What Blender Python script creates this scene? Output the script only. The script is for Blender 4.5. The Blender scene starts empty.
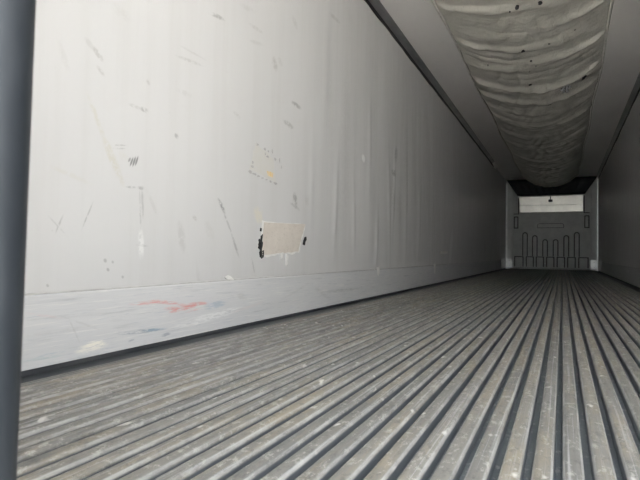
import bpy, bmesh, math, random
from mathutils import Vector, Matrix, noise as mn

random.seed(7)
scene = bpy.context.scene
COL = scene.collection

# ------------------------------------------------------------------ camera
W2 = 1.24          # half inner width of the trailer
HT = 2.63          # wall height up to the cove strip
HC = 2.70          # ceiling
Y0, YB = 0.22, 15.76   # rear end of the box, face of the front bulkhead
cd = bpy.data.cameras.new('camera')
cam = bpy.data.objects.new('camera', cd)
COL.objects.link(cam)
yaw, pit, rol = .4665, .025, .0162
F = Vector((-math.sin(yaw)*math.cos(pit), math.cos(yaw)*math.cos(pit), math.sin(pit)))
R = Vector((math.cos(yaw), math.sin(yaw), 0)); U = R.cross(F)
R, U = math.cos(rol)*R + math.sin(rol)*U, -math.sin(rol)*R + math.cos(rol)*U
m = Matrix.Identity(4)
for i in range(3):
    m[i][0], m[i][1], m[i][2] = R[i], U[i], -F[i]
m[0][3], m[1][3], m[2][3] = .3247, 0, .3988
cam.matrix_world = m
cd.sensor_width = 36; cd.lens = 482*36/640; cd.clip_start = .01; cd.clip_end = 200
cd.dof.use_dof = True; cd.dof.focus_distance = 4.0; cd.dof.aperture_fstop = 14
scene.camera = cam

# ------------------------------------------------------------------ sky and exposure
world = bpy.data.worlds.new('overcast_sky'); scene.world = world; world.use_nodes = True
bg = world.node_tree.nodes['Background']
bg.inputs[0].default_value = (.93, .96, 1.0, 1); bg.inputs[1].default_value = 3.0
sd = bpy.data.lights.new('sun', 'SUN'); sun = bpy.data.objects.new('sun', sd); COL.objects.link(sun)
sd.energy = 30.0; sd.angle = .03; sd.color = (1, .975, .94)          # hits the yard from the right and a little from ahead, never the inside
sun.rotation_euler = Vector((-.75, -.30, -.85)).to_track_quat('-Z', 'Y').to_euler()
scene.view_settings.view_transform = 'Standard'; scene.view_settings.look = 'None'
scene.view_settings.gamma = 1; scene.view_settings.use_curve_mapping = False
scene.view_settings.exposure = 1.58
scene.cycles.max_bounces = 16; scene.cycles.diffuse_bounces = 10; scene.cycles.glossy_bounces = 6
scene.cycles.sample_clamp_indirect = 8

# ------------------------------------------------------------------ helpers
def obj(name, bm, mat, parent=None, smooth=False, loc=None):
    if isinstance(bm, bpy.types.Mesh): me = bm
    else:
        me = bpy.data.meshes.new(name); bmesh.ops.recalc_face_normals(bm, faces=bm.faces); bm.to_mesh(me); bm.free()
        me.materials.append(mat)
        if smooth:
            for p in me.polygons: p.use_smooth = True
    o = bpy.data.objects.new(name, me); COL.objects.link(o)
    if parent: o.parent = parent
    if loc: o.location = loc
    return o
def empty(name, loc):
    o = bpy.data.objects.new(name, None); COL.objects.link(o); o.location = loc; o.empty_display_size = .1
    return o
def tag(o, label, cat=None, group=None, kind=None):
    o['label'] = label
    if cat: o['category'] = cat
    if group: o['group'] = group
    if kind: o['kind'] = kind
    return o
def struct(o, label): return tag(o, label, kind='structure')
def box(bm, x0, x1, y0, y1, z0, z1, bev=0, seg=2):
    b = bmesh.new()
    bmesh.ops.create_cube(b, size=1)
    for v in b.verts:
        v.co = Vector(((x0+x1)/2+v.co.x*(x1-x0), (y0+y1)/2+v.co.y*(y1-y0), (z0+z1)/2+v.co.z*(z1-z0)))
    if bev: bmesh.ops.bevel(b, geom=b.edges[:], offset=bev, segments=seg, affect='EDGES', profile=.5)
    t = bpy.data.meshes.new('t'); b.to_mesh(t); b.free(); bm.from_mesh(t); bpy.data.meshes.remove(t)
    return bm
def bx(*a, **k): return box(bmesh.new(), *a, **k)
def prism(pts, axis, a, b, bm=None):
    """pts: closed 2D outline; extruded along axis from a to b."""
    bm = bm or bmesh.new()
    def P(u, v, t): return {'y': (u, t, v), 'x': (t, u, v), 'z': (u, v, t)}[axis]
    A = [bm.verts.new(P(u, v, a)) for u, v in pts]; B = [bm.verts.new(P(u, v, b)) for u, v in pts]
    n = len(pts)
    for i in range(n): bm.faces.new((A[i], A[(i+1) % n], B[(i+1) % n], B[i]))
    bm.faces.new(A); bm.faces.new(list(reversed(B)))
    return bm
def tube(path, r, n=8, bm=None):
    bm = bm or bmesh.new(); rings = []
    for i, p in enumerate(path):
        p = Vector(p); t = (Vector(path[min(i+1, len(path)-1)]) - Vector(path[max(i-1, 0)])).normalized()
        a = t.cross(Vector((0, 0, 1)) if abs(t.z) < .9 else Vector((1, 0, 0))).normalized(); b = t.cross(a)
        rings.append([bm.verts.new(p + (a*math.cos(q) + b*math.sin(q))*r) for q in [2*math.pi*k/n for k in range(n)]])
    for i in range(len(rings)-1):
        for k in range(n): bm.faces.new((rings[i][k], rings[i][(k+1) % n], rings[i+1][(k+1) % n], rings[i+1][k]))
    bm.faces.new(rings[0]); bm.faces.new(list(reversed(rings[-1])))
    return bm
def flat_shape(name, splines, depth, mat, parent, yface):
    """filled x/z outline (even-odd holes) extruded to a plate whose face towards the doors lies at yface."""
    cu = bpy.data.curves.new(name, 'CURVE'); cu.dimensions = '2D'; cu.fill_mode = 'BOTH'; cu.extrude = depth/2
    for pts in splines:
        s = cu.splines.new('POLY'); s.points.add(len(pts)-1); s.use_cyclic_u = True
        for p, (x, z) in zip(s.points, pts): p.co = (x, z, 0, 1)
    to = bpy.data.objects.new('t', cu); COL.objects.link(to)
    dg = bpy.context.evaluated_depsgraph_get()
    me = bpy.data.meshes.new_from_object(to.evaluated_get(dg)); bpy.data.objects.remove(to)
    me.transform(Matrix.Translation((0, yface+depth/2, 0)) @ Matrix.Rotation(math.pi/2, 4, 'X'))
    me.materials.clear(); me.materials.append(mat); me.name = name
    o = bpy.data.objects.new(name, me); COL.objects.link(o); o.parent = parent
    return o
def slot(cx, z0, z1, hw, r=None, n=6):
    """outline with a round top and square foot"""
    r = r or hw
    p = [(cx-hw, z0), (cx+hw, z0)]
    for k in range(n+1):
        a = math.pi/2*k/n; p.append((cx+hw-r+r*math.cos(a), z1-r+r*math.sin(a)))
    for k in range(n+1):
        a = math.pi/2+math.pi/2*k/n; p.append((cx-hw+r+r*math.cos(a), z1-r+r*math.sin(a)))
    return p

# ------------------------------------------------------------------ materials
class NM:
    def __init__(s, name, rough=.5, metal=0., spec=.5):
        s.m = bpy.data.materials.new(name); s.m.use_nodes = True; s.t = s.m.node_tree; s.b = s.t.nodes['Principled BSDF']
        s.b.inputs['Roughness'].default_value = rough; s.b.inputs['Metallic'].default_value = metal
        s.b.inputs['Specular IOR Level'].default_value = spec
        g = s.t.nodes.new('ShaderNodeNewGeometry'); s.pos = g.outputs['Position']; s.mk = .8
    def n(s, typ, **k):
        x = s.t.nodes.new(typ)
        for a, v in k.items(): setattr(x, a, v)
        return x
    def l(s, a, b): s.t.links.new(a, b)
    def noise(s, scale, stretch=(1, 1, 1), detail=3, rough=.6):
        mp = s.n('ShaderNodeMapping'); mp.inputs['Scale'].default_value = stretch; s.l(s.pos, mp.inputs[0])
        nz = s.n('ShaderNodeTexNoise'); nz.inputs['Scale'].default_value = scale; nz.inputs['Detail'].default_value = detail
        nz.inputs['Roughness'].default_value = rough; s.l(mp.outputs[0], nz.inputs[0]); return nz.outputs[0]
    def rng(s, v, a, b, c=0., d=1.):
        r = s.n('ShaderNodeMapRange'); r.inputs[1].default_value = a; r.inputs[2].default_value = b
        r.inputs[3].default_value = c; r.inputs[4].default_value = d; s.l(v, r.inputs[0]); return r.outputs[0]
    def math(s, op, a, b):
        x = s.n('ShaderNodeMath', operation=op)
        for i, v in enumerate((a, b)):
            if isinstance(v, (int, float)): x.inputs[i].default_value = v
            else: s.l(v, x.inputs[i])
        return x.outputs[0]
    def mix(s, f, a, b):
        x = s.n('ShaderNodeMix', data_type='RGBA')
        for i, v in ((0, f), (6, a), (7, b)):
            if isinstance(v, (int, float)): x.inputs[i].default_value = v
            elif isinstance(v, tuple): x.inputs[i].default_value = v if len(v) == 4 else v+(1,)
            else: s.l(v, x.inputs[i])
        return x.outputs[2]
    def mark(s, col, mk, nz):
        """a scuff: soft ellipse on a side wall at (y, z), tilted, broken up by noise"""
        y, z, ang, hl, hw, c, st, noisy = mk
        mp = s.n('ShaderNodeMapping', vector_type='TEXTURE')
        mp.inputs['Location'].default_value = (s.x, y, z); mp.inputs['Rotation'].default_value = (math.radians(ang), 0, 0)
        mp.inputs['Scale'].default_value = (1, hl*1.25, hw*1.5); s.l(s.pos, mp.inputs[0])
        g = s.n('ShaderNodeTexGradient', gradient_type='SPHERICAL'); s.l(mp.outputs[0], g.inputs[0])
        f = s.math('MULTIPLY', g.outputs['Fac'], 2.2)
        if noisy: f = s.math('MULTIPLY', f, nz)
        x = s.n('ShaderNodeClamp'); s.l(f, x.inputs[0])
        return s.mix(s.math('MULTIPLY', x.outputs[0], st*s.mk), col, c)
    def color(s, c):
        if isinstance(c, tuple): s.b.inputs['Base Color'].default_value = c if len(c) == 4 else c+(1,)
        else: s.l(c, s.b.inputs['Base Color'])
    def bump(s, h, strength=.3, dist=.002):
        b = s.n('ShaderNodeBump'); b.inputs['Strength'].default_value = strength; b.inputs['Distance'].default_value = dist
        s.l(h, b.inputs['Height']); s.l(b.outputs[0], s.b.inputs['Normal'])
    def rough(s, v): s.l(v, s.b.inputs['Roughness'])

def simple(name, c, c2=None, rough=.5, metal=0., scale=8, stretch=(1, 1, 1), lo=.35, hi=.7):
    k = NM(name, rough, metal); c2 = c2 or tuple(v*.75 for v in c)
    k.color(k.mix(k.rng(k.noise(scale, stretch, 4), lo, hi), c, c2)); return k.m
# scuffs, scratches and paint marks as (y, z, tilt, half length, half width, colour, strength, broken)
WALL_MARKS = [
    (1.22, 1.129, -39.3, 0.0284, 0.0099, (0.42, 0.41, 0.39), 0.75, 1.0),
    (1.233, 1.069, -41.1, 0.0206, 0.0077, (0.42, 0.41, 0.39), 0.6, 1.0),
    (1.183, 1.152, -37.6, 0.0246, 0.0098, (0.42, 0.41, 0.39), 0.35, 1.0),
    (1.084, 1.067, -65.7, 0.0499, 0.0107, (0.42, 0.41, 0.39), 0.2, 1.0),
    (1.223, 0.882, -62.8, 0.081, 0.0094, (0.55, 0.52, 0.42), 0.5, 1.0),
    (1.302, 0.74, -60.2, 0.0945, 0.0148, (0.55, 0.52, 0.42), 0.6, 1.0),
    (1.38, 0.758, 59.9, 0.011, 0.004, (0.12, 0.12, 0.12), 0.7, 0.0),
    (1.391, 0.752, 67.9, 0.02, 0.0037, (0.12, 0.12, 0.12), 0.9, 0.0),
    (1.404, 0.755, 71.1, 0.0217, 0.0041, (0.12, 0.12, 0.12), 0.9, 0.0),
    (1.417, 0.76, 70.7, 0.0212, 0.0038, (0.12, 0.12, 0.12), 0.9, 0.0),
    (1.326, 0.806, 10.2, 0.034, 0.003, (0.3, 0.3, 0.29), 0.5, 1.0),
    (1.324, 0.793, 10.2, 0.031, 0.003, (0.3, 0.3, 0.29), 0.5, 1.0),
    (1.351, 0.766, -21.2, 0.0263, 0.0131, (0.55, 0.52, 0.42), 0.22, 1.0),
    (1.392, 0.649, 5.1, 0.0281, 0.004, (0.3, 0.3, 0.29), 0.6, 1.0),
    (1.444, 0.653, -1.5, 0.0185, 0.007, (0.3, 0.3, 0.29), 0.75, 1.0),
    (1.454, 0.591, -85.4, 0.0622, 0.0051, (0.3, 0.3, 0.29), 0.5, 1.0),
    (1.443, 0.557, -85.7, 0.0867, 0.0041, (0.3, 0.3, 0.29), 0.4, 1.0),
    (1.457, 0.414, -3.9, 0.0296, 0.004, (0.3, 0.3, 0.29), 0.5, 1.0),
    (1.452, 0.42, -85.6, 0.0582, 0.013, (0.9, 0.9, 0.88), 0.6, 1.0),
    (1.515, 0.584, -57.4, 0.0771, 0.0084, (0.42, 0.41, 0.39), 0.25, 1.0),
    (1.4, 0.98, -2.8, 0.031, 0.0061, (0.42, 0.41, 0.39), 0.5, 1.0),
    (1.45, 0.98, -3.6, 0.024, 0.0082, (0.3, 0.3, 0.29), 0.75, 1.0),
    (1.64, 0.913, -31.3, 0.0135, 0.0088, (0.3, 0.3, 0.29), 0.75, 1.0),
    (1.467, 1.103, -49.6, 0.0131, 0.0086, (0.42, 0.41, 0.39), 0.7, 1.0),
    (1.714, 1.283, 5.2, 0.0884, 0.0067, (0.42, 0.41, 0.39), 0.55, 1.0),
    (1.736, 1.329, -0.7, 0.0865, 0.005, (0.42, 0.41, 0.39), 0.35, 1.0),
    (1.686, 1.123, 2.2, 0.053, 0.0098, (0.42, 0.41, 0.39), 0.3, 1.0),
    (1.912, 1.585, 5.3, 0.0437, 0.0066, (0.3, 0.3, 0.29), 0.7, 1.0),
    (1.323, 1.332, -10.3, 0.0447, 0.0197, (0.42, 0.41, 0.39), 0.18, 1.0),
    (1.076, 0.478, -43.5, 0.0523, 0.0028, (0.3, 0.3, 0.29), 0.35, 1.0),
    (1.086, 0.482, 67.9, 0.0345, 0.0032, (0.3, 0.3, 0.29), 0.6, 1.0),
    (1.194, 0.519, 67.1, 0.0553, 0.0028, (0.3, 0.3, 0.29), 0.6, 1.0),
    (1.127, 0.657, -14.2, 0.0774, 0.0075, (0.55, 0.52, 0.42), 0.25, 1.0),
    (1.277, 0.353, -45.0, 0.0085, 0.0057, (0.3, 0.3, 0.29), 0.7, 0.0),
    (1.312, 0.347, -41.6, 0.006, 0.0042, (0.3, 0.3, 0.29), 0.6, 0.0),
    (1.291, 0.318, -45.0, 0.0078, 0.0049, (0.3, 0.3, 0.29), 0.75, 0.0),
    (1.362, 0.287, -38.7, 0.0064, 0.0048, (0.3, 0.3, 0.29), 0.6, 0.0),
    (1.05, 0.27, -55.0, 0.0061, 0.0036, (0.3, 0.3, 0.29), 0.6, 0.0),
    (1.773, 0.551, -30.4, 0.0168, 0.0092, (0.42, 0.41, 0.39), 0.6, 1.0),
    (1.688, 0.458, -77.2, 0.0702, 0.0192, (0.42, 0.41, 0.39), 0.4, 1.0),
    (1.879, 0.499, -54.5, 0.0473, 0.0234, (0.42, 0.41, 0.39), 0.2, 1.0),
    (1.811, 0.25, -79.5, 0.0936, 0.0108, (0.42, 0.41, 0.39), 0.2, 1.0),
    (1.971, 0.626, -50.7, 0.0426, 0.0096, (0.12, 0.12, 0.12), 0.85, 1.0),
    (2.021, 0.545, -55.5, 0.0698, 0.0061, (0.3, 0.3, 0.29), 0.6, 1.0),
    (2.089, 0.432, -60.4, 0.0759, 0.0079, (0.3, 0.3, 0.29), 0.75, 1.0),
    (2.728, 0.736, -72.0, 0.0468, 0.0203, (0.3, 0.3, 0.29), 0.9, 1.0),
    (2.729, 0.693, -16.3, 0.0625, 0.0095, (0.3, 0.3, 0.29), 0.5, 1.0),
    (2.892, 0.75, -51.7, 0.0363, 0.0261, (0.42, 0.41, 0.39), 0.3, 1.0),
    (2.267, 0.308, -69.6, 0.0544, 0.0056, (0.3, 0.3, 0.29), 0.45, 1.0),
    (2.455, 1.535, -63.1, 0.0409, 0.0246, (0.42, 0.41, 0.39), 0.7, 1.0),
    (2.518, 1.57, -34.5, 0.0291, 0.0173, (0.42, 0.41, 0.39), 0.3, 1.0),
    (2.722, 1.358, -3.2, 0.0631, 0.0126, (0.3, 0.3, 0.29), 0.85, 1.0),
    (2.628, 1.208, -6.3, 0.0634, 0.0131, (0.3, 0.3, 0.29), 0.6, 1.0),
    (1.905, 1.575, 9.1, 0.0598, 0.0054, (0.3, 0.3, 0.29), 0.65, 1.0),
    (3.284, 2.183, 3.2, 0.0901, 0.015, (0.42, 0.41, 0.39), 0.6, 1.0),
    (2.253, 1.666, 3.2, 0.0706, 0.0095, (0.42, 0.41, 0.39), 0.45, 1.0),
    (2.261, 1.586, 12.6, 0.0666, 0.0089, (0.42, 0.41, 0.39), 0.35, 1.0),
    (2.167, 1.742, 10.8, 0.0723, 0.0124, (0.42, 0.41, 0.39), 0.25, 1.0),
    (2.687, 1.891, -40.0, 0.0444, 0.0208, (0.42, 0.41, 0.39), 0.35, 1.0),
    (2.087, 1.126, -14.3, 0.0325, 0.0097, (0.42, 0.41, 0.39), 0.4, 1.0),
    (3.59, 2.307, -55.5, 0.0777, 0.067, (0.42, 0.41, 0.39), 0.15, 1.0),
    (2.31, 0.603, -39.4, 0.0544, 0.0365, (0.72, 0.66, 0.5), 0.55, 1.0),
    (2.64, 1.207, -14.6, 0.0398, 0.0169, (0.42, 0.41, 0.39), 0.4, 1.0),
    (3.907, 1.222, -22.6, 0.039, 0.026, (0.95, 0.95, 0.93), 0.9, 0.0),
    (4.839, 1.433, -105.2, 0.086, 0.0455, (0.3, 0.3, 0.29), 0.7, 1.0),
    (4.764, 1.227, -102.3, 0.0328, 0.0608, (0.3, 0.3, 0.29), 0.9, 1.0),
    (4.766, 0.963, -76.7, 0.1711, 0.0641, (0.42, 0.41, 0.39), 0.6, 1.0),
    (4.974, 0.889, -77.0, 0.1888, 0.07, (0.42, 0.41, 0.39), 0.4, 1.0),
    (5.195, 1.327, -93.5, 0.5656, 0.1108, (0.42, 0.41, 0.39), 0.3, 1.0),
    (3.51, 1.178, -89.5, 0.6825, 0.0871, (0.42, 0.41, 0.39), 0.2, 1.0),
    (3.25, 1.394, -86.7, 0.4497, 0.0426, (0.42, 0.41, 0.39), 0.16, 1.0),
    (5.508, 1.554, -80.6, 0.521, 0.0643, (0.42, 0.41, 0.39), 0.25, 1.0),
    (6.161, 1.612, -79.3, 0.8962, 0.1273, (0.42, 0.41, 0.39), 0.3, 1.0),
    (7.645, 0.495, -109.5, 0.3001, 0.0698, (0.85, 0.85, 0.83), 0.5, 0.0),
]
SCUFF_MARKS = [
    (1.475, 0.175, -1.1, 0.0755, 0.006, (0.70, 0.20, 0.17), 0.75, 1.0),
    (1.588, 0.168, -8.5, 0.0849, 0.0069, (0.70, 0.20, 0.17), 0.85, 1.0),
    (1.701, 0.145, -12.9, 0.0672, 0.0063, (0.70, 0.20, 0.17), 0.6, 1.0),
    (1.628, 0.136, -3.1, 0.0461, 0.0069, (0.70, 0.20, 0.17), 0.95, 1.0),
    (1.657, 0.125, 3.3, 0.0436, 0.0061, (0.70, 0.20, 0.17), 0.8, 1.0),
    (1.728, 0.131, 4.7, 0.0667, 0.0082, (0.70, 0.20, 0.17), 0.95, 1.0),
    (1.803, 0.143, -3.2, 0.0636, 0.007, (0.70, 0.20, 0.17), 0.9, 1.0),
    (1.772, 0.115, 5.0, 0.0517, 0.0042, (0.70, 0.20, 0.17), 0.5, 1.0),
    (1.929, 0.125, 2.2, 0.0776, 0.0152, (0.12, 0.28, 0.42), 0.55, 1.0),
    (1.457, 0.059, -3.4, 0.1172, 0.0069, (0.12, 0.17, 0.24), 0.8, 1.0),
    (1.525, 0.057, -2.4, 0.0706, 0.005, (0.12, 0.28, 0.42), 0.6, 1.0),
    (1.226, 0.033, 3.6, 0.0641, 0.0153, (0.93, 0.89, 0.78), 1.0, 1.0),
    (1.238, 0.044, -1.3, 0.043, 0.009, (0.93, 0.89, 0.78), 0.9, 1.0),
    (1.034, 0.03, -3.4, 0.0666, 0.0049, (0.35, 0.5, 0.5), 0.6, 1.0),
    (1.069, 0.037, 0.0, 0.0465, 0.004, (0.12, 0.28, 0.42), 0.4, 1.0),
    (1.596, 0.026, 5.3, 0.0271, 0.0062, (0.12, 0.17, 0.24), 0.8, 1.0),
    (1.404, 0.029, 11.3, 0.0178, 0.0043, (0.12, 0.17, 0.24), 0.7, 1.0),
    (1.146, 0.157, -2.0, 0.1886, 0.006, (0.3, 0.3, 0.29), 0.2, 1.0),
    (1.177, 0.128, -23.3, 0.0898, 0.0032, (0.42, 0.41, 0.39), 0.4, 1.0),
    (1.15, 0.103, -63.4, 0.047, 0.0031, (0.42, 0.41, 0.39), 0.5, 1.0),
    (1.894, 0.13, -35.5, 0.043, 0.0107, (0.6, 0.6, 0.7), 0.5, 1.0),
    (2.156, 0.15, -14.0, 0.0474, 0.0131, (0.42, 0.41, 0.39), 0.5, 1.0),
    (3.511, 0.1, -1.0, 0.3436, 0.0099, (0.3, 0.3, 0.29), 0.6, 1.0),
    (3.154, 0.094, -22.8, 0.1356, 0.0132, (0.42, 0.41, 0.39), 0.4, 1.0),
    (1.9, 0.071, 4.2, 0.2296, 0.0165, (0.95, 0.95, 0.93), 0.7, 1.0),
    (1.759, -0.005, 0.4, 0.2755, 0.01, (0.92, 0.9, 0.84), 0.6, 1.0),
    (1.119, 0.111, -0.2, 0.134, 0.006, (0.42, 0.41, 0.39), 0.3, 1.0),
    (2.748, 0.142, 13.3, 0.2024, 0.0074, (0.42, 0.41, 0.39), 0.35, 1.0),
    (2.214, 0.088, 5.8, 0.1427, 0.0073, (0.7, 0.55, 0.5), 0.35, 1.0),
    (1.033, 0.171, -13.7, 0.0654, 0.0039, (0.75, 0.5, 0.48), 0.35, 1.0),
]
# small burn holes in the chute canvas as (x, y, radius, stretch)
HOLES = [(0.197, 5.279, 0.012, 1), (-0.046, 5.316, 0.02, 1.6), (-0.034, 4.43, 0.02, 1.5), (0.146, 4.45, 0.016, 1.4), (-0.037, 6.347, 0.022, 1.6), (0.334, 6.803, 0.03, 1.5), (0.159, 7.205, 0.03, 1.6), (0.551, 6.629, 0.026, 1.8), (0.543, 6.726, 0.018, 3), (0.013, 5.616, 0.01, 1.5), (-0.096, 4.48, 0.008, 1.4), (-0.44, 5.695, 0.008, 1.3), (0.057, 5.749, 0.008, 1), (-0.022, 5.895, 0.008, 1), (0.424, 5.17, 0.008, 1)]

def wall_material(name, x, marks):
    k = NM(name, .34, 0, .5); k.x = x
    base = k.mix(k.rng(k.noise(1.0, (1, 1.2, .5), 4), .35, .7), (.635, .63, .62), (.605, .60, .59))
    base = k.mix(k.rng(k.noise(2.2, (1, 5, .22), 3), .48, .7, 0, .2), base, (.51, .50, .47))      # vertical streaks of grime
    base = k.mix(k.rng(k.noise(6, (1, 9, .5), 4, .7), .62, .78, 0, .16), base, (.55, .54, .5))
    base = k.mix(k.rng(k.noise(60, (1, 1, 1), 2), .72, .8, 0, .35), base, (.45, .43, .4))           # specks
    nz = k.rng(k.noise(45, (1, 1, 1), 3, .75), .36, .62, .0, 1.2)
    for mk in marks: base = k.mark(base, mk, nz)
    k.color(base)
    k.rough(k.rng(k.noise(5, (1, 3, .6), 3), .3, .7, .3, .5))
    k.bump(k.noise(26, (1, 1.5, .6), 3), .25, .0015)
    return k.m
def scuff_material(name, x, marks):
    k = NM(name, .5, 0, .4); k.x = x; k.mk = .58
    base = k.mix(k.rng(k.noise(3, (1, .5, 3), 4), .35, .7), (.64, .638, .635), (.595, .597, .60))
    base = k.mix(k.rng(k.noise(9, (1, .35, 7), 4, .7), .56, .72, 0, .6), base, (.43, .435, .445))      # pallet scrapes along the wall
    base = k.mix(k.rng(k.noise(14, (1, .3, 9), 3, .7), .56, .66, 0, .6), base, (.74, .73, .70))
    base = k.mix(k.rng(k.noise(23, (1, .35, 8), 3, .7), .60, .70, 0, .5), base, (.42, .45, .5))
    nz = k.rng(k.noise(30, (1, .45, 3.5), 5, .85), .42, .58, .0, 1.3)
    for mk in marks: base = k.mark(base, mk, nz)
    k.color(base); k.bump(k.noise(20, (1, .3, 6), 4), .35, .002); return k.m

M = {}
M['wall_l'] = wall_material('white_fibreglass_lining', -W2, WALL_MARKS)
M['wall_r'] = wall_material('white_fibreglass_lining_right', W2, [])
M['scuff_l'] = scuff_material('scuffed_band', -W2, SCUFF_MARKS)
M['scuff_r'] = scuff_material('scuffed_band_right', W2, [])
M['ceil'] = simple('ceiling_sheet', (.85, .825, .80), (.78, .76, .74), .45, 0, 2, (1, .4, 1))
k = NM('worn_rib_aluminium', .5, .3)
oi = k.n('ShaderNodeObjectInfo'); rnd = oi.outputs['Random']
tc = k.n('ShaderNodeTexCoord'); sx = k.n('ShaderNodeSeparateXYZ'); k.l(tc.outputs['Object'], sx.inputs[0])
ax = k.math('ABSOLUTE', sx.outputs[0], 0.)
c = k.mix(k.rng(k.noise(2.2, (5, .25, 1), 6, .7), .32, .68), (.31, .292, .252), (.205, .203, .193))
c = k.mix(k.math('MULTIPLY', rnd, .5), c, (.15, .153, .157))
c = k.mix(k.rng(k.noise(20, (6, .06, 1), 5, .75), .45, .66, 0, .6), c, (.17, .175, .18))         # long drag scratches
c = k.mix(k.rng(k.noise(24, (5, .05, 1), 4, .7), .56, .66, 0, .6), c, (.50, .50, .49))
c = k.mix(k.rng(k.noise(4, (2, .4, 1), 6, .78), .48, .62, 0, .6), c, (.33, .285, .21))          # dried dirt
c = k.mix(k.rng(k.noise(36, (1, .6, 1), 5, .85), .54, .63, 0, .65), c, (.50, .49, .45))           # gritty pale specks
c = k.mix(k.rng(k.noise(29, (1.2, .7, 1), 5, .85), .54, .63, 0, .6), c, (.13, .13, .128))          # dark grit
c = k.mix(k.rng(k.noise(26, (1, .5, 1), 2, .5), .67, .73, 0, .9), c, (.66, .65, .62))
edge_light = k.math('MULTIPLY', k.rng(ax, .0128, .0145), k.rng(k.noise(12, (3, .35, 1), 6, .8), .40, .6, .1, 1.))
c = k.mix(k.math('MULTIPLY', edge_light, .75), c, (.50, .50, .485))                                     # polished edges, lightened for the light they catch
side = k.n('ShaderNodeSeparateXYZ'); k.l(k.pos, side.inputs[0])
c = k.mix(k.rng(side.outputs[2], -.006, -.010), c, (.13, .145, .16))                             # flanks darker below the lightened edge
k.color(c); k.rough(k.rng(k.noise(30, (2, .2, 1), 3), .3, .7, .40, .62)); k.bump(k.noise(60, (1, .2, 1), 5, .8), .5, .0015)
M['rib'] = k.m
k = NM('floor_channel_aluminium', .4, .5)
c = k.mix(k.rng(k.noise(10, (3, .3, 1), 5, .7), .35, .7), (.095, .112, .130), (.170, .188, .203))  # blue tint puts the sky's reflection into the channel colour
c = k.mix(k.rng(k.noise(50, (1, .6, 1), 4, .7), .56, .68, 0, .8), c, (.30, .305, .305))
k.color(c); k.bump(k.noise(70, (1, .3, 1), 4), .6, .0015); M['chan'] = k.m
M['gutter'] = simple('dark_gutter_metal', (.045, .052, .060), (.10, .105, .11), .5, .3, 9, (2, .3, 1))
k = NM('canvas_tarpaulin', .42, 0, .5)
c = k.mix(k.rng(k.noise(3, (1, 1, 1), 5, .7), .35, .68), (.66, .635, .57), (.56, .54, .48))
c = k.mix(k.rng(k.noise(9, (5, .6, 1), 4, .7), .58, .75, 0, .35), c, (.45, .43, .37))
c = k.mix(k.rng(k.noise(60, (1, 1, 1), 2), .7, .76, 0, .6), c, (.2, .19, .17))
k.color(c); k.bump(k.noise(16, (1.6, 1, 1), 6, .7), .9, .010); M['canvas'] = k.m
M['piping'] = simple('pale_webbing', (.80, .78, .72), None, .6)
M['hole'] = simple('black_grime', (.02, .02, .02), None, .8)
M['tape'] = simple('silver_tape', (.62, .63, .65), (.5, .5, .52), .3, .6)
M['alu'] = simple('dull_aluminium', (.42, .42, .41), (.30, .30, .30), .42, .7, 7, (1, .4, 3))
M['alu_bright'] = simple('bright_aluminium', (.80, .80, .77), (.62, .62, .60), .42, .8, 7)
M['shade_latch_black'] = simple('gap_shade_and_latch_black', (.018, .018, .018), None, .6)
k = NM('door_rubber', .5, 0, .3)
k.color(k.mix(k.rng(k.noise(30, (1, 1, .3), 3), .4, .75), (.009, .0115, .0145), (.017, .020, .0235)))
k.bump(k.noise(160, (1, 1, .2), 2), .1, .0005); M['rubber'] = k.m
M['bulk'] = simple('grey_bulkhead_plastic', (.60, .61, .565), (.50, .51, .475), .5, 0, 6)
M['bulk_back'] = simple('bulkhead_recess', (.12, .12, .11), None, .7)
M['front'] = simple('grey_front_lining', (.60, .605, .565), (.50, .505, .475), .5, 0, 3)
M['strip'] = simple('brushed_pale_metal', (.80, .78, .70), (.70, .68, .61), .40, 1., 5)
M['patch'] = None
k = NM('beige_patch_sheet', .55, 0, .4)
c = k.mix(k.rng(k.noise(9, (1, 1, 1), 5, .7), .35, .7), (.70, .645, .575), (.62, .565, .50))
c = k.mix(k.rng(k.noise(40, (1, 1, 2), 4, .7), .55, .68, 0, .55), c, (.50, .45, .39)); k.color(c); k.bump(k.noise(30, (1, 1, 1), 4), .5, .002)
M['patch'] = k.m
M['torn'] = simple('torn_white_film', (.80, .79, .76), (.70, .69, .66), .5, 0, 40)
M['ink'] = simple('faded_grey_ink', (.40, .39, .38), (.52, .51, .5), .6, 0, 60)
M['orange'] = simple('faded_orange_print', (.72, .53, .25), (.72, .62, .42), .6, 0, 60)
M['film'] = simple('yellowed_label_film', (.615, .60, .555), (.62, .61, .585), .45, 0, 30)
M['sealdark'] = simple('dirty_sealant', (.42, .41, .40), (.56, .55, .53), .6, 0, 20)
M['outer'] = simple('white_painted_steel', (.72, .72, .72), (.64, .64, .63), .35)
M['steel'] = simple('galvanised_steel', (.45, .46, .47), (.36, .37, .38), .4, .8)
M['ground'] = simple('concrete_yard', (.46, .45, .43), (.38, .37, .355), .85, 0, 1.5)

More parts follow.
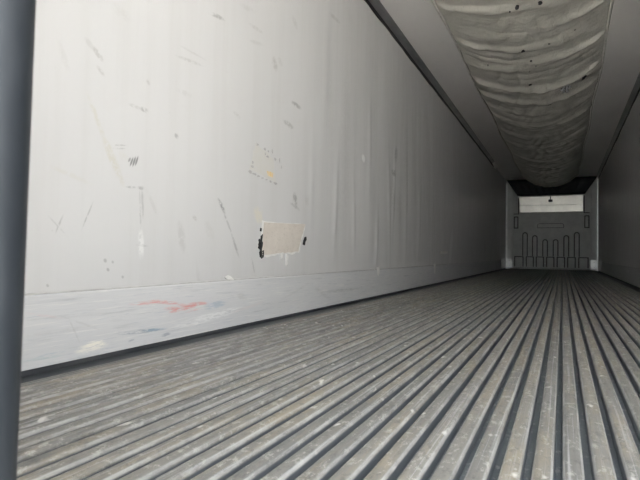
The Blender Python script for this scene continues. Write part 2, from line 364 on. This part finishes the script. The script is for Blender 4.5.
# ------------------------------------------------------------------ shell of the trailer
def buckles(y, z, side):
    """the thin lining sheet bulges in tall soft folds between its fixings"""
    d = .0035*mn.noise(Vector((side*7+3.1, y*1.1, z*.35))) + .0028*mn.noise(Vector((side*3+9.7, y*3.0, z*.5)))
    d += .0012*mn.noise(Vector((side*5+1.3, y*7.5, z*.8)))
    d *= 1+1.6*min(1, max(0, (y-2.4)/1.8))
    if side < 0:
        for cy, cz, sy, sz, a, sl in FOLDS:
            dy = y-cy-sl*(z-cz); d += 1.35*a*math.exp(-(dy/sy)**2-((z-cz)/sz)**2)
    return d
FOLDS = [(3.35, .75, .035, .38, .006, .05), (3.72, .62, .03, .30, .007, -.05), (4.25, .45, .035, .24, .012, .10), (4.62, .85, .04, .45, .007, -.08),
         (4.78, 1.05, .03, .35, .009, .06), (5.2, .95, .05, .6, .007, 0), (5.75, .8, .05, .5, .008, .08), (6.4, 1.0, .06, .6, .007, -.05),
         (7.15, .8, .06, .5, .008, .05), (2.95, .9, .03, .35, .003, 0), (4.05, 1.3, .04, .6, .004, 0), (3.15, 1.9, .05, .5, .004, .03), (8.2, .9, .07, .6, .008, 0)]
def wall(name, side, mat):
    bm = bmesh.new(); z0, z1 = -.03, HC+.05; ny, nz = (760 if side < 0 else 380), 56
    ys = [Y0+(YB+.3-Y0)*i/ny for i in range(ny+1)]; zs = [z0+(z1-z0)*j/nz for j in range(nz+1)]
    g = [[bm.verts.new((side*(W2-(buckles(y, z, side)+.004 if .24 < z < HT else 0)), y, z)) for z in zs] for y in ys]
    for i in range(ny):
        for j in range(nz): bm.faces.new((g[i][j], g[i+1][j], g[i+1][j+1], g[i][j+1]))
    xo = side*(W2+.065)                       # outer skin and the four closing edges
    c = [bm.verts.new((xo, y, z)) for y, z in ((ys[0], z0), (ys[-1], z0), (ys[-1], z1), (ys[0], z1))]
    bm.faces.new(c)
    bm.faces.new([g[i][0] for i in range(ny+1)] + [c[1], c[0]]); bm.faces.new([g[i][nz] for i in range(ny+1)] + [c[2], c[3]])
    bm.faces.new([g[0][j] for j in range(nz+1)] + [c[3], c[0]]); bm.faces.new([g[ny][j] for j in range(nz+1)] + [c[2], c[1]])
    o = obj(name, bm, mat)
    for p in o.data.polygons: p.use_smooth = len(p.vertices) == 4 and p.area < .5
    return o
wl = struct(wall('wall_left', -1, M['wall_l']), 'scuffed white fibreglass lining of the left side wall')
wr = struct(wall('wall_right', 1, M['wall_r']), 'shaded white lining of the right side wall')
struct(obj('wall_front', bx(-W2-.06, W2+.06, YB+.3, YB+.38, -.03, HC+.05), M['front']), 'grey lining at the dark front end of the trailer')

# lower scuff bands (kick plates), a little proud of the lining
def kick(name, s, mat):
    n = 160; bm = bmesh.new(); rows = []
    for i in range(n+1):
        y = Y0+.01+(YB-.03-Y0)*i/n; w = .0012*mn.noise(Vector((y*2.3, s, 0)))
        x = s*(W2-.012)
        rows.append([bm.verts.new(p) for p in ((s*W2, y, .0), (x, y, .0), (x+w, y, .08), (x-w, y, .17), (x, y, .236), (s*(W2-.0095), y, .2425), (s*W2, y, .2425))])
    for a, b in zip(rows, rows[1:]):
        for j in range(6): bm.faces.new((a[j], a[j+1], b[j+1], b[j]))
        bm.faces.new((a[6], a[0], b[0], b[6]))
    bm.faces.new(rows[0]); bm.faces.new(list(reversed(rows[-1])))
    o = obj(name, bm, mat)
    obj('seam_bead', tube([(s*(W2-.007), Y0+.02+(YB-.06-Y0)*i/40, .2445) for i in range(41)], .0038, 6), M['sealdark'], o, True)
    return o
kl = struct(kick('baseboard_left', -1, M['scuff_l']), 'white kick band scraped by pallets along the left wall foot')
kr = struct(kick('baseboard_right', 1, M['scuff_r']), 'white kick band along the right wall foot')
def flake(parent, y, z, pts, mat, x=-W2+.0125, t=.003, name='peeled_flake'):
    bm = bmesh.new()
    A = [bm.verts.new((x+.004*(k % 2), y+a, z+b)) for k, (a, b) in enumerate(pts)]
    B = [bm.verts.new((x-t, y+a, z+b)) for a, b in pts]; n = len(pts)
    for i in range(n): bm.faces.new((A[i], A[(i+1) % n], B[(i+1) % n], B[i]))
    bm.faces.new(A); bm.faces.new(list(reversed(B)))
    return obj(name, bm, mat, parent)
flake(kl, 2.035, .250, [(-.035, .012), (-.01, .02), (.02, .012), (.04, -.006), (.015, -.008), (-.02, 0)], M['torn'])
flake(kl, 4.31, .245, [(-.03, .02), (.03, .03), (.04, -.03), (.015, -.06), (-.01, -.05)], M['torn'])
flake(kl, 6.57, .225, [(-.05, .04), (.05, .045), (.06, -.02), (.01, -.10), (-.03, -.09), (-.04, -.02)], M['torn'])

# ceiling with cove strips
struct(obj('ceiling', bx(-W2-.06, W2+.06, Y0-.02, YB+.38, HC, HC+.08), M['ceil']), 'pale grey ceiling sheet on both sides of the canvas chute')
for s, yl, nm, lb in ((-1, 12.9, 'trim_1', 'grey metal cove strip along the top of the left wall'), (1, YB, 'trim_2', 'grey metal cove strip along the top of the right wall')):
    o = obj(nm, prism([(s*(W2-.001), 2.652), (s*(W2-.012), 2.652), (s*(W2-.058), HC-.012), (s*(W2-.066), HC), (s*(W2-.001), HC)], 'y', Y0, yl), M['alu'])
    struct(o, lb)
    obj('shadow_gap_strip', prism([(s*(W2+.001), 2.612), (s*(W2-.009), 2.616), (s*(W2-.010), 2.652), (s*(W2+.001), 2.652)], 'y', Y0, yl), M['shade_latch_black'], o)  # black strip stands in for the shadow gap under the cove
    n = 9
    for i in range(n):                         # rivet heads
        y = 1.5+i*(yl-2)/n
        b = bmesh.new(); bmesh.ops.create_icosphere(b, subdivisions=1, radius=.007)
        obj('rivet', b, M['alu'], o, True, (s*(W2-.034), y, 2.674))
o = bpy.data.objects['trim_1']
bm = bmesh.new()                               # bare strip end, whitened and wedged out so that it looks lit
P0 = [(-(W2-.001), 2.650), (-(W2-.014), 2.650), (-(W2-.060), HC-.014), (-(W2-.068), HC-.001), (-(W2-.001), HC-.001)]
P1 = [(-(W2-.001), 2.600), (-(W2-.030), 2.600), (-(W2-.100), HC-.040), (-(W2-.110), HC-.001), (-(W2-.001), HC-.001)]
A = [bm.verts.new((x, 12.45, z)) for x, z in P0]; B = [bm.verts.new((x, 12.95, z)) for x, z in P1]
for i in range(5): bm.faces.new((A[i], A[(i+1) % 5], B[(i+1) % 5], B[i]))
bm.faces.new(A); bm.faces.new(list(reversed(B)))
obj('bare_end_cap', bm, M['torn'], o)

# ------------------------------------------------------------------ duct floor
fl = obj('floor', bx(-W2-.06, W2+.06, Y0, YB+.3, -.09, -.026), M['chan'])
struct(fl, 'ribbed aluminium duct floor running the length of the trailer')
PITCH, HW = .053, .0180
def rib_mesh(name, hw, h, crown):
    half = [(0, h), (.35*hw, h-crown*.12), (.55*hw, h-crown*.4), (.66*hw, h-crown*.8), (.72*hw, h-crown), (.86*hw, h-crown-.0026), (.97*hw, h-crown-.006), (hw, h-crown-.009), (hw+.002, -.027)]
    prof = [(-x, z) for x, z in reversed(half[1:])] + half
    bm = prism(prof, 'y', Y0+.03, YB-.02)
    me = bpy.data.meshes.new(name); bmesh.ops.recalc_face_normals(bm, faces=bm.faces); bm.to_mesh(me); bm.free(); me.materials.append(M['rib'])
    return me
rm = rib_mesh('floor_rib', HW, .003, .0015)
x0 = .2915                                     # a rib centre below the camera; troughs fall midway
ks = [kk for kk in range(-40, 40) if abs(x0+kk*PITCH) < 1.035]
for kk in ks:
    obj('floor_rib', rm, None, fl, loc=(x0+kk*PITCH+random.uniform(-.0012, .0012), 0, random.uniform(-.0018, .0006)))
rn = rib_mesh('edge_rib', .0075, -.003, .001)
xl, xr = x0+ks[0]*PITCH-PITCH/2, x0+ks[-1]*PITCH+PITCH/2
for s, xe in ((-1, xl), (1, xr)):
    for j in range(3): obj('edge_rib', rn, None, fl, loc=(xe+s*(.010+.021*j), 0, -.001*j-.002))
    a, b = sorted((s*(W2+.002), xe+s*.075))
    obj('side_gutter', bx(a, b, Y0+.03, YB-.02, -.0265, -.020), M['gutter'], fl)
    a, b = sorted((s*(W2+.002), s*(W2-.006)))
    obj('gutter_side', bx(a, b, Y0+.03, YB-.02, -.0255, .004), M['gutter'], fl)

# ------------------------------------------------------------------ front bulkhead
bk = empty('bulkhead', (0, YB, 0))
tag(bk, 'grey moulded bulkhead with tall slots at the far front end', 'bulkhead')
slots = [(-.69, 1.10), (-.42, 1.01), (-.14, .89), (.14, .89), (.42, 1.01), (.69, 1.10)]
GW = .034
outer = [(-1.03, .03), (1.03, .03), (1.03, 1.64), (.86, 1.64), (.86, 2.165), (-.86, 2.165), (-.86, 1.64), (-1.03, 1.64)]
holes = [slot(cx, .38, zt, .045+GW) for cx, zt in slots]
side_slots = [(-.945, 1.21), (.945, 1.21)]
holes += [slot(cx, z, 1.58, .035+GW, .02) for cx, z in side_slots]
pads = [-.86, -.555, -.28, 0, .28, .555, .86]; phw = [.10, .08, .08, .08, .08, .08, .10]
holes += [[(cx-hw-GW, .06), (cx+hw+GW, .06), (cx+hw+GW, .345+GW-.008), (cx-hw-GW, .345+GW-.008)] for cx, hw in zip(pads, phw)]
holes += [slot(0, 1.22, 1.36, .36, .065)]      # shallow oval recess in the middle of the panel
flat_shape('panel', [outer] + holes, .045, M['bulk'], bk, 0)
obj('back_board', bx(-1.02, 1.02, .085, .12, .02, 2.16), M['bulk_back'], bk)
for cx, zt in slots: flat_shape('slot_rib', [slot(cx, .38, zt-GW, .045)], .052, M['bulk'], bk, -.006)
for cx, z in side_slots: flat_shape('side_rib', [slot(cx, z+GW, 1.58-GW, .035, .015)], .05, M['bulk'], bk, -.004)
for cx, hw in zip(pads, phw):
    p = flat_shape('foot_pad', [slot(cx, .055, .345, hw, .02)], .055, M['bulk'], bk, -.010)
flat_shape('centre_plate', [slot(0, 1.236, 1.344, .345, .05)], .042, M['bulk'], bk, .004)
for cx in (-.14, .34):
    b = bmesh.new(); bmesh.ops.create_uvsphere(b, u_segments=8, v_segments=6, radius=.022); obj('bolt', b, M['alu_bright'], bk, True, (cx, -.015, .16))
# pale return-air panel above: two overlapping sheets
tp = obj('air_panel', bx(-.845, .845, -.040, -.006, 1.90, 2.16, bev=.006), M['strip'], bk); tp['label'] = 'pale upper sheet of the return air panel'
obj('air_panel', bx(-.845, .845, -.028, -.004, 1.69, 1.895, bev=.006), M['strip'], bk)
lt = obj('latch', bx(-.055, .055, -.075, -.041, 1.985, 2.06, bev=.012), M['shade_latch_black'], bk); lt['label'] = 'small black latch hanging on the pale panel'
obj('latch_strap', bx(-.014, .014, -.060, -.041, 2.055, 2.158, bev=.004), M['shade_latch_black'], lt)
# side fillers, corner strips, corner guards
for s, w in ((-1, 'left'), (1, 'right')):
    a, b = sorted((s*1.058, s*1.186))
    t = struct(obj('trim_3' if s < 0 else 'trim_4', bx(a, b, YB+.012, YB+.06, 0, 2.62, bev=.004), M['front']), 'grey filler board beside the bulkhead at the front %s corner' % w)
    a, b = sorted((s*.888, s*1.05))
    obj('upper_board', bx(a, b, YB+.014, YB+.06, 1.668, 2.62, bev=.004), M['front'], t)
    a, b = sorted((s*1.190, s*(W2-.014)))
    obj('corner_strip', bx(a, b, YB-.026, YB+.02, 0, 2.60, bev=.004), M['alu_bright'], t)
    g = empty('corner_guard', (s*(W2-.015), YB-.03, 0))
    tag(g, 'bright aluminium corner guard at the foot of the bulkhead, %s side' % w, 'corner guard', 'corner guards at the front end')
    a, b = sorted((0, -s*.19)); obj('front_plate', bx(a, b, -.012, .004, .03, .29, bev=.004), M['alu_bright'], g)
    a, b = sorted((0, s*-.012)); obj('side_plate', bx(a, b, -1.2, -.014, .03, .29, bev=.004), M['alu_bright'], g)
    for zz in (.09, .23):
        bm = bmesh.new(); bmesh.ops.create_icosphere(bm, subdivisions=1, radius=.012); obj('screw', bm, M['alu'], g, True, (-s*.1, -.014, zz))

# ------------------------------------------------------------------ canvas air chute under the ceiling
ch = empty('air_chute', (0, 0, HC))
tag(ch, 'wrinkled canvas air chute sagging from the ceiling along the middle', 'air chute')
CY0, CY1, CHW = .6, 15.2, .72
FA = [(4.35, -1, .16, .020), (4.8, 1, .2, .016), (5.15, -1, .2, .018), (5.6, 1, .16, .022), (5.75, -1, .14, .014), (6.28, -1, .34, .034), (6.36, 1, .32, .028), (6.85, -1, .3, .03), (7.0, 1, .22, .018),
      (7.5, -1, .2, .016), (7.95, -1, .3, .026), (8.2, 1, .2, .016), (8.9, -1, .2, .018), (9.5, 1, .2, .016), (9.9, -1, .2, .016), (10.8, 1, .2, .014), (11.3, -1, .2, .016), (12.4, 1, .2, .014), (3.7, 1, .2, .018), (3.2, -1, .2, .016), (2.4, 1, .2, .016), (1.6, -1, .2, .016)]
def chute_w(y): return CHW + .012*math.sin(y*2.1)*min(1, y/5)
def chute_z(x, y):
    w = chute_w(y); u = x/w; s = 1-u*u
    sag = .17 + .16*max(0, (y-4)/11) + .022*math.sin(y*.9+.6) + .016*math.sin(y*2.3+1)
    z = -.016-sag*max(0, s)**.95
    e = max(0, s)**.5
    # tension folds starting at the edge seams and curving towards the middle
    for fy, sd, ln, a in FA:
        if abs(y-fy) > 1.2: continue
        t = (1-sd*u)                       # 0 at that edge, 2 at the other one
        c = fy + ln*(1-math.exp(-t*1.6))
        d = (y-c)/(.045+.045*t)
        if abs(d) < 4: z += -1.9*a*math.exp(-d*d)*min(1, t*9)*math.exp(-t*.75) + .6*a*math.exp(-(d-1.7)**2)*math.exp(-t*.75)*min(1, t*9)
    # cross wrinkles following the sag
    yy = y - .22*s
    g = min(1, max(0, .5+1.6*mn.noise(Vector((x*1.1, y*.8, 11.3)))+.9*max(0, (y-10)/2)))
    q = mn.noise(Vector((x*.9, yy*4.2, 3.3))); z += e*.020*(1-abs(q)*2.2)*(.35+.65*g)
    q = mn.noise(Vector((x*1.6+y*.35, yy*12, 7.7))); z += e*.007*(1-abs(q)*2)*g
    q = mn.noise(Vector((x*3+u*1.5, y*2.6-abs(u)*2.2, 1.7))); z += e*.016*(1-abs(q)*2)
    z += e*.0025*mn.noise(Vector((x*9, y*22, 5.1)))
    return min(z, -.006)
bm = bmesh.new(); nx, ny = 84, 1500; rows = []
for i in range(ny+1):
    y = CY0+(CY1-CY0)*i/ny; w = chute_w(y)
    rows.append([bm.verts.new((w*(2*j/nx-1), y, chute_z(w*(2*j/nx-1), y))) for j in range(nx+1)])
for a, b in zip(rows, rows[1:]):
    for j in range(nx): bm.faces.new((a[j], a[j+1], b[j+1], b[j]))
fab = obj('canvas', bm, M['canvas'], ch, True)
sm = fab.modifiers.new('thickness', 'SOLIDIFY'); sm.thickness = .003; sm.offset = 1
for s in (-1, 1):
    obj('edge_webbing', tube([(s*(chute_w(y)+.004), y, -.018) for y in [CY0+(14.4-CY0)*i/70 for i in range(71)]], .015, 8), M['piping'], ch, True)
# dark sheet in place of the shaded void between ceiling and bulkhead top
bm = bmesh.new(); n = 48; rr = []
for i in range(n+1):
    u = -1+2*i/n; row = []
    for t in (0, .2, .4, .6, .8, 1):
        row.append(bm.verts.new((u*(1.20-.31*t), 15.60+.02*math.sin(u*34)*(.3+t*.7), -.03-(.485)*t)))
    rr.append(row)
for a, b in zip(rr, rr[1:]):
    for j in range(5): bm.faces.new((a[j], a[j+1], b[j+1], b[j]))
fp = obj('void_shade_sheet', bm, M['rubber'], ch, True); q = fp.modifiers.new('thickness', 'SOLIDIFY'); q.thickness = .004
fp['label'] = 'dark sheet standing in for the shaded void at the far end of the chute'
def on_chute(x, y): return chute_z(x, y)-.006
def hole(x, y, r, stretch=1):
    bm = bmesh.new(); pts = []
    for k in range(10):
        a = 2*math.pi*k/10; rr_ = r*random.uniform(.7, 1.25); pts.append((x+rr_*math.cos(a), y+rr_*stretch*math.sin(a)))
    A = [bm.verts.new((p[0], p[1], on_chute(*p)-.002)) for p in pts]; B = [bm.verts.new((p[0], p[1], on_chute(*p)+.004)) for p in pts]
    for k in range(10): bm.faces.new((A[k], A[(k+1) % 10], B[(k+1) % 10], B[k]))
    c = bm.verts.new((x, y, on_chute(x, y)-.002))
    for k in range(10): bm.faces.new((A[k], c, A[(k+1) % 10]))
    return obj('burn_hole', bm, M['hole'], ch)
for x, y, r, s in HOLES: hole(x, y, r, s)
bm = bmesh.new()                                # crumpled silver repair tape
for (a, b, c2, d) in ((.32, .345, 6.72, 6.95), (.36, .385, 6.66, 6.98), (.30, .41, 6.80, 6.86)):
    n = 8; top = []; bot = []
    for i in range(n+1):
        y = c2+(d-c2)*i/n
        top.append([bm.verts.new((x+.008*math.sin(i*2.1), y, on_chute(x, y)-.004-.004*((i+int(x*100)) % 2))) for x in (a, b)])
        bot.append([bm.verts.new((x+.008*math.sin(i*2.1), y, on_chute(x, y)+.003)) for x in (a, b)])
    for i in range(n):
        bm.faces.new((top[i][0], top[i][1], top[i+1][1], top[i+1][0])); bm.faces.new((bot[i][0], bot[i+1][0], bot[i+1][1], bot[i][1]))
        for e in (0, 1): bm.faces.new((top[i][e], top[i+1][e], bot[i+1][e], bot[i][e]))
    bm.faces.new((top[0][0], bot[0][0], bot[0][1], top[0][1])); bm.faces.new((top[n][0], top[n][1], bot[n][1], bot[n][0]))
obj('repair_tape', bm, M['tape'], ch)

# ------------------------------------------------------------------ things stuck to the left wall
def wx(y, z): return -(W2-buckles(y, z, -1)-.004)
def plate(name, pts, t, mat, parent, base=0., nosub=False):
    """thin irregular sheet lying on the lining; pts are (y, z)"""
    bm = bmesh.new(); n = len(pts); cy = sum(p[0] for p in pts)/n; cz = sum(p[1] for p in pts)/n
    A = [bm.verts.new((wx(y, z)+base+t, y, z)) for y, z in pts]; B = [bm.verts.new((wx(y, z)-.001, y, z)) for y, z in pts]
    c = bm.verts.new((wx(cy, cz)+base+t*1.3, cy, cz))
    for i in range(n):
        j = (i+1) % n
        bm.faces.new((A[i], A[j], B[j], B[i])); bm.faces.new((A[i], c, A[j]))
    o = obj(name, bm, mat); o.parent = parent
    o.matrix_parent_inverse = Matrix.Translation(-Vector(parent.location)); return o
def jag(p, q, n, amp):
    out = []
    for i in range(n):
        t = i/n; out.append((p[0]+(q[0]-p[0])*t+random.uniform(-amp, amp)*(i > 0), p[1]+(q[1]-p[1])*t+random.uniform(-amp, amp)*(i > 0)))
    return out
pr = empty('wall_patch', (wx(2.58, .36), 2.58, .36)); tag(pr, 'torn beige repair patch stuck on the white left wall', 'patch')
c1, c2, c3, c4, c5 = (2.345, .375), (2.775, .400), (2.795, .455), (2.87, .585), (2.365, .568)
border = jag((2.335, .362), (2.79, .392), 14, .008) + jag((2.79, .392), (2.872, .586), 10, .009) + jag((2.872, .586), (2.345, .571), 12, .003) + jag((2.345, .578), (2.335, .362), 8, .006)
plate('torn_border', border, .0015, M['torn'], pr)
sheet = jag(c1, c2, 10, .003) + jag(c2, c3, 3, .004) + jag(c3, c4, 6, .006) + jag(c4, c5, 10, .002) + jag(c5, c1, 6, .003)
sh = plate('patch_sheet', sheet, .004, M['patch'], pr); sh['label'] = 'beige patch sheet with ragged edges'
for y, z0_, z1_, w in ((2.338, .355, .497, .013), (2.318, .41, .47, .007), (2.357, .36, .405, .008)):
    n = 12; lo = [(y-w*random.uniform(.1, 1.3), z0_+(z1_-z0_)*i/n) for i in range(n+1)]; hi = [(y+w*random.uniform(.1, 1.3), z0_+(z1_-z0_)*i/n) for i in range(n, -1, -1)]
    plate('black_adhesive', hi+lo[1:-1], .0055, M['hole'], pr)
plate('black_adhesive', [(2.325, .515), (2.336, .512), (2.339, .53), (2.329, .534)], .0055, M['hole'], pr)
plate('black_adhesive', [(2.835, .448), (2.862, .442), (2.868, .465), (2.885, .482), (2.880, .502), (2.86, .497), (2.845, .475)], .0055, M['hole'], pr)
for pts in ([(2.55, .388), (2.585, .395), (2.575, .36), (2.56, .352)], [(2.62, .385), (2.645, .372), (2.64, .318), (2.622, .312), (2.618, .35)]):
    plate('hanging_strip', pts, .006, M['torn'], pr)
# worn label above the patch
wlb = empty('worn_label', (wx(2.4, .81), 2.4, .81)); tag(wlb, 'worn-off paper label with a faded orange spot, above the wall patch', 'label')
plate('film', jag((2.21, .855), (2.49, .815), 6, .006) + jag((2.49, .815), (2.46, .955), 5, .01) + jag((2.46, .955), (2.27, 1.02), 6, .012) + jag((2.27, 1.02), (2.21, .855), 6, .01), .0006, M['film'], wlb)
pt = plate('orange_spot', [(2.385, .872), (2.40, .846), (2.452, .842), (2.458, .868), (2.43, .874)], .0014, M['orange'], wlb)
pt['label'] = 'faded orange print'
for (y, z, a, b) in ((2.285, 1.008, .014, .006), (2.365, .998, .010, .008), (2.40, .992, .009, .006), (2.445, 1.0, .006, .012), (2.368, .968, .007, .009), (2.395, .956, .012, .006), (2.478, .96, .010, .012), (2.525, .962, .006, .016), (2.24, .90, .009, .010), (2.24, .875, .012, .008),
                     (2.222, .84, .014, .008), (2.262, .833, .016, .005), (2.296, .828, .014, .005), (2.343, .823, .014, .006), (2.385, .82, .012, .005), (2.43, .814, .013, .007), (2.485, .813, .016, .007), (2.55, .92, .006, .01)):
    plate('ink_mark', [(y+1.3*a*math.cos(t)*random.uniform(.4, 1.3), z+1.3*b*math.sin(t)*random.uniform(.4, 1.3)) for t in [k*math.pi/3 for k in range(6)]], .0014, M['ink'], wlb)
# small torn white tag further along
tg = empty('torn_tag', (wx(7.15, .40), 7.15, .40)); tag(tg, 'small torn white tag low on the left wall', 'tag')
plate('tag_sheet', [(6.93, .402), (7.40, .41), (7.43, .438), (7.2, .447), (6.95, .440)], .007, M['torn'], tg)

# ------------------------------------------------------------------ rear end: closed left door leaf, frame, yard outside
dr = struct(empty('door_1', (-.62, .14, 0)), 'closed left rear door leaf, seen only by its dark rubber edge')
def dpart(nm, bm, mat, smooth=False, par=None):
    o = obj(nm, bm, mat, None, smooth); o.parent = par or dr
    o.matrix_parent_inverse = Matrix.Translation((.62, -.14, 0)); return o
lf = dpart('leaf', bx(-W2-.03, -.030, .075, .205, -.05, 2.66, bev=.006), M['outer'])
# bulb seal on the free edge: rounded profile
pf = [(-.034, .206)] 
for k2 in range(15):
    a = math.pi/2-math.pi*k2/14; pf.append((-.0305+.037*math.cos(a), .1795+.0295*math.sin(a)))
pf += [(-.034, .150)]
bm = bmesh.new(); rows = []
for i in range(31):                              # the old seal bows out a little between its clamps
    z = -.04+2.69*i/30; d = .0145*math.sin(math.pi*(z+.04)/2.69)
    rows.append([bm.verts.new((x+(d if x > -.033 else 0), y, z)) for x, y in pf])
for a, b in zip(rows, rows[1:]):
    for j in range(len(pf)): bm.faces.new((a[j], a[(j+1) % len(pf)], b[(j+1) % len(pf)], b[j]))
bm.faces.new(rows[0]); bm.faces.new(list(reversed(rows[-1])))
sb = dpart('edge_seal', bm, M['rubber'], True); sb['label'] = 'dark rubber bulb seal on the door edge'
pf = [(-.030, .152), (-.012, .148), (-.004, .138), (-.004, .098), (-.014, .086), (-.030, .084)]
dpart('outer_seal', prism(pf, 'z', -.04, 2.65), M['rubber'])
for x in (-.35, -.95):
    rd = dpart('lock_rod', tube([(x, .03, -.12), (x, .03, 2.72)], .017, 10), M['steel'], True)
    for z in (.1, .95, 1.8, 2.55): dpart('rod_bracket', bx(x-.05, x+.05, .012, .078, z-.03, z+.03, bev=.006), M['steel'])
    h = dpart('lock_handle', tube([(x, .008, 1.05), (x+.12, .0, 1.04), (x+.42, .0, 1.02)], .014, 8), M['steel'], True)
for z in (.2, .95, 1.7, 2.45): dpart('hinge', bx(-W2-.10, -W2+.16, .058, .078, z-.04, z+.04, bev=.005), M['steel'])
struct(obj('trim_5', bx(-W2-.075, -W2+.0, Y0-.012, Y0, -.06, 2.76), M['steel']), 'rear frame post behind the closed left door')
struct(obj('trim_6', bx(W2-.0, W2+.075, .10, Y0, -.06, 2.76), M['steel']), 'rear frame post at the right side of the opening')
struct(obj('trim_7', bx(-W2-.075, W2+.075, .10, Y0, 2.67, 2.80), M['steel']), 'rear frame header above the doors')
struct(obj('trim_8', bx(-W2-.06, W2+.06, .21, Y0+.03, -.10, -.004, bev=.003), M['steel']), 'rear threshold plate at the start of the floor')
struct(obj('ground', bx(-30, 30, -40, 40, -1.45, -1.35), M['ground']), 'concrete yard below the trailer')
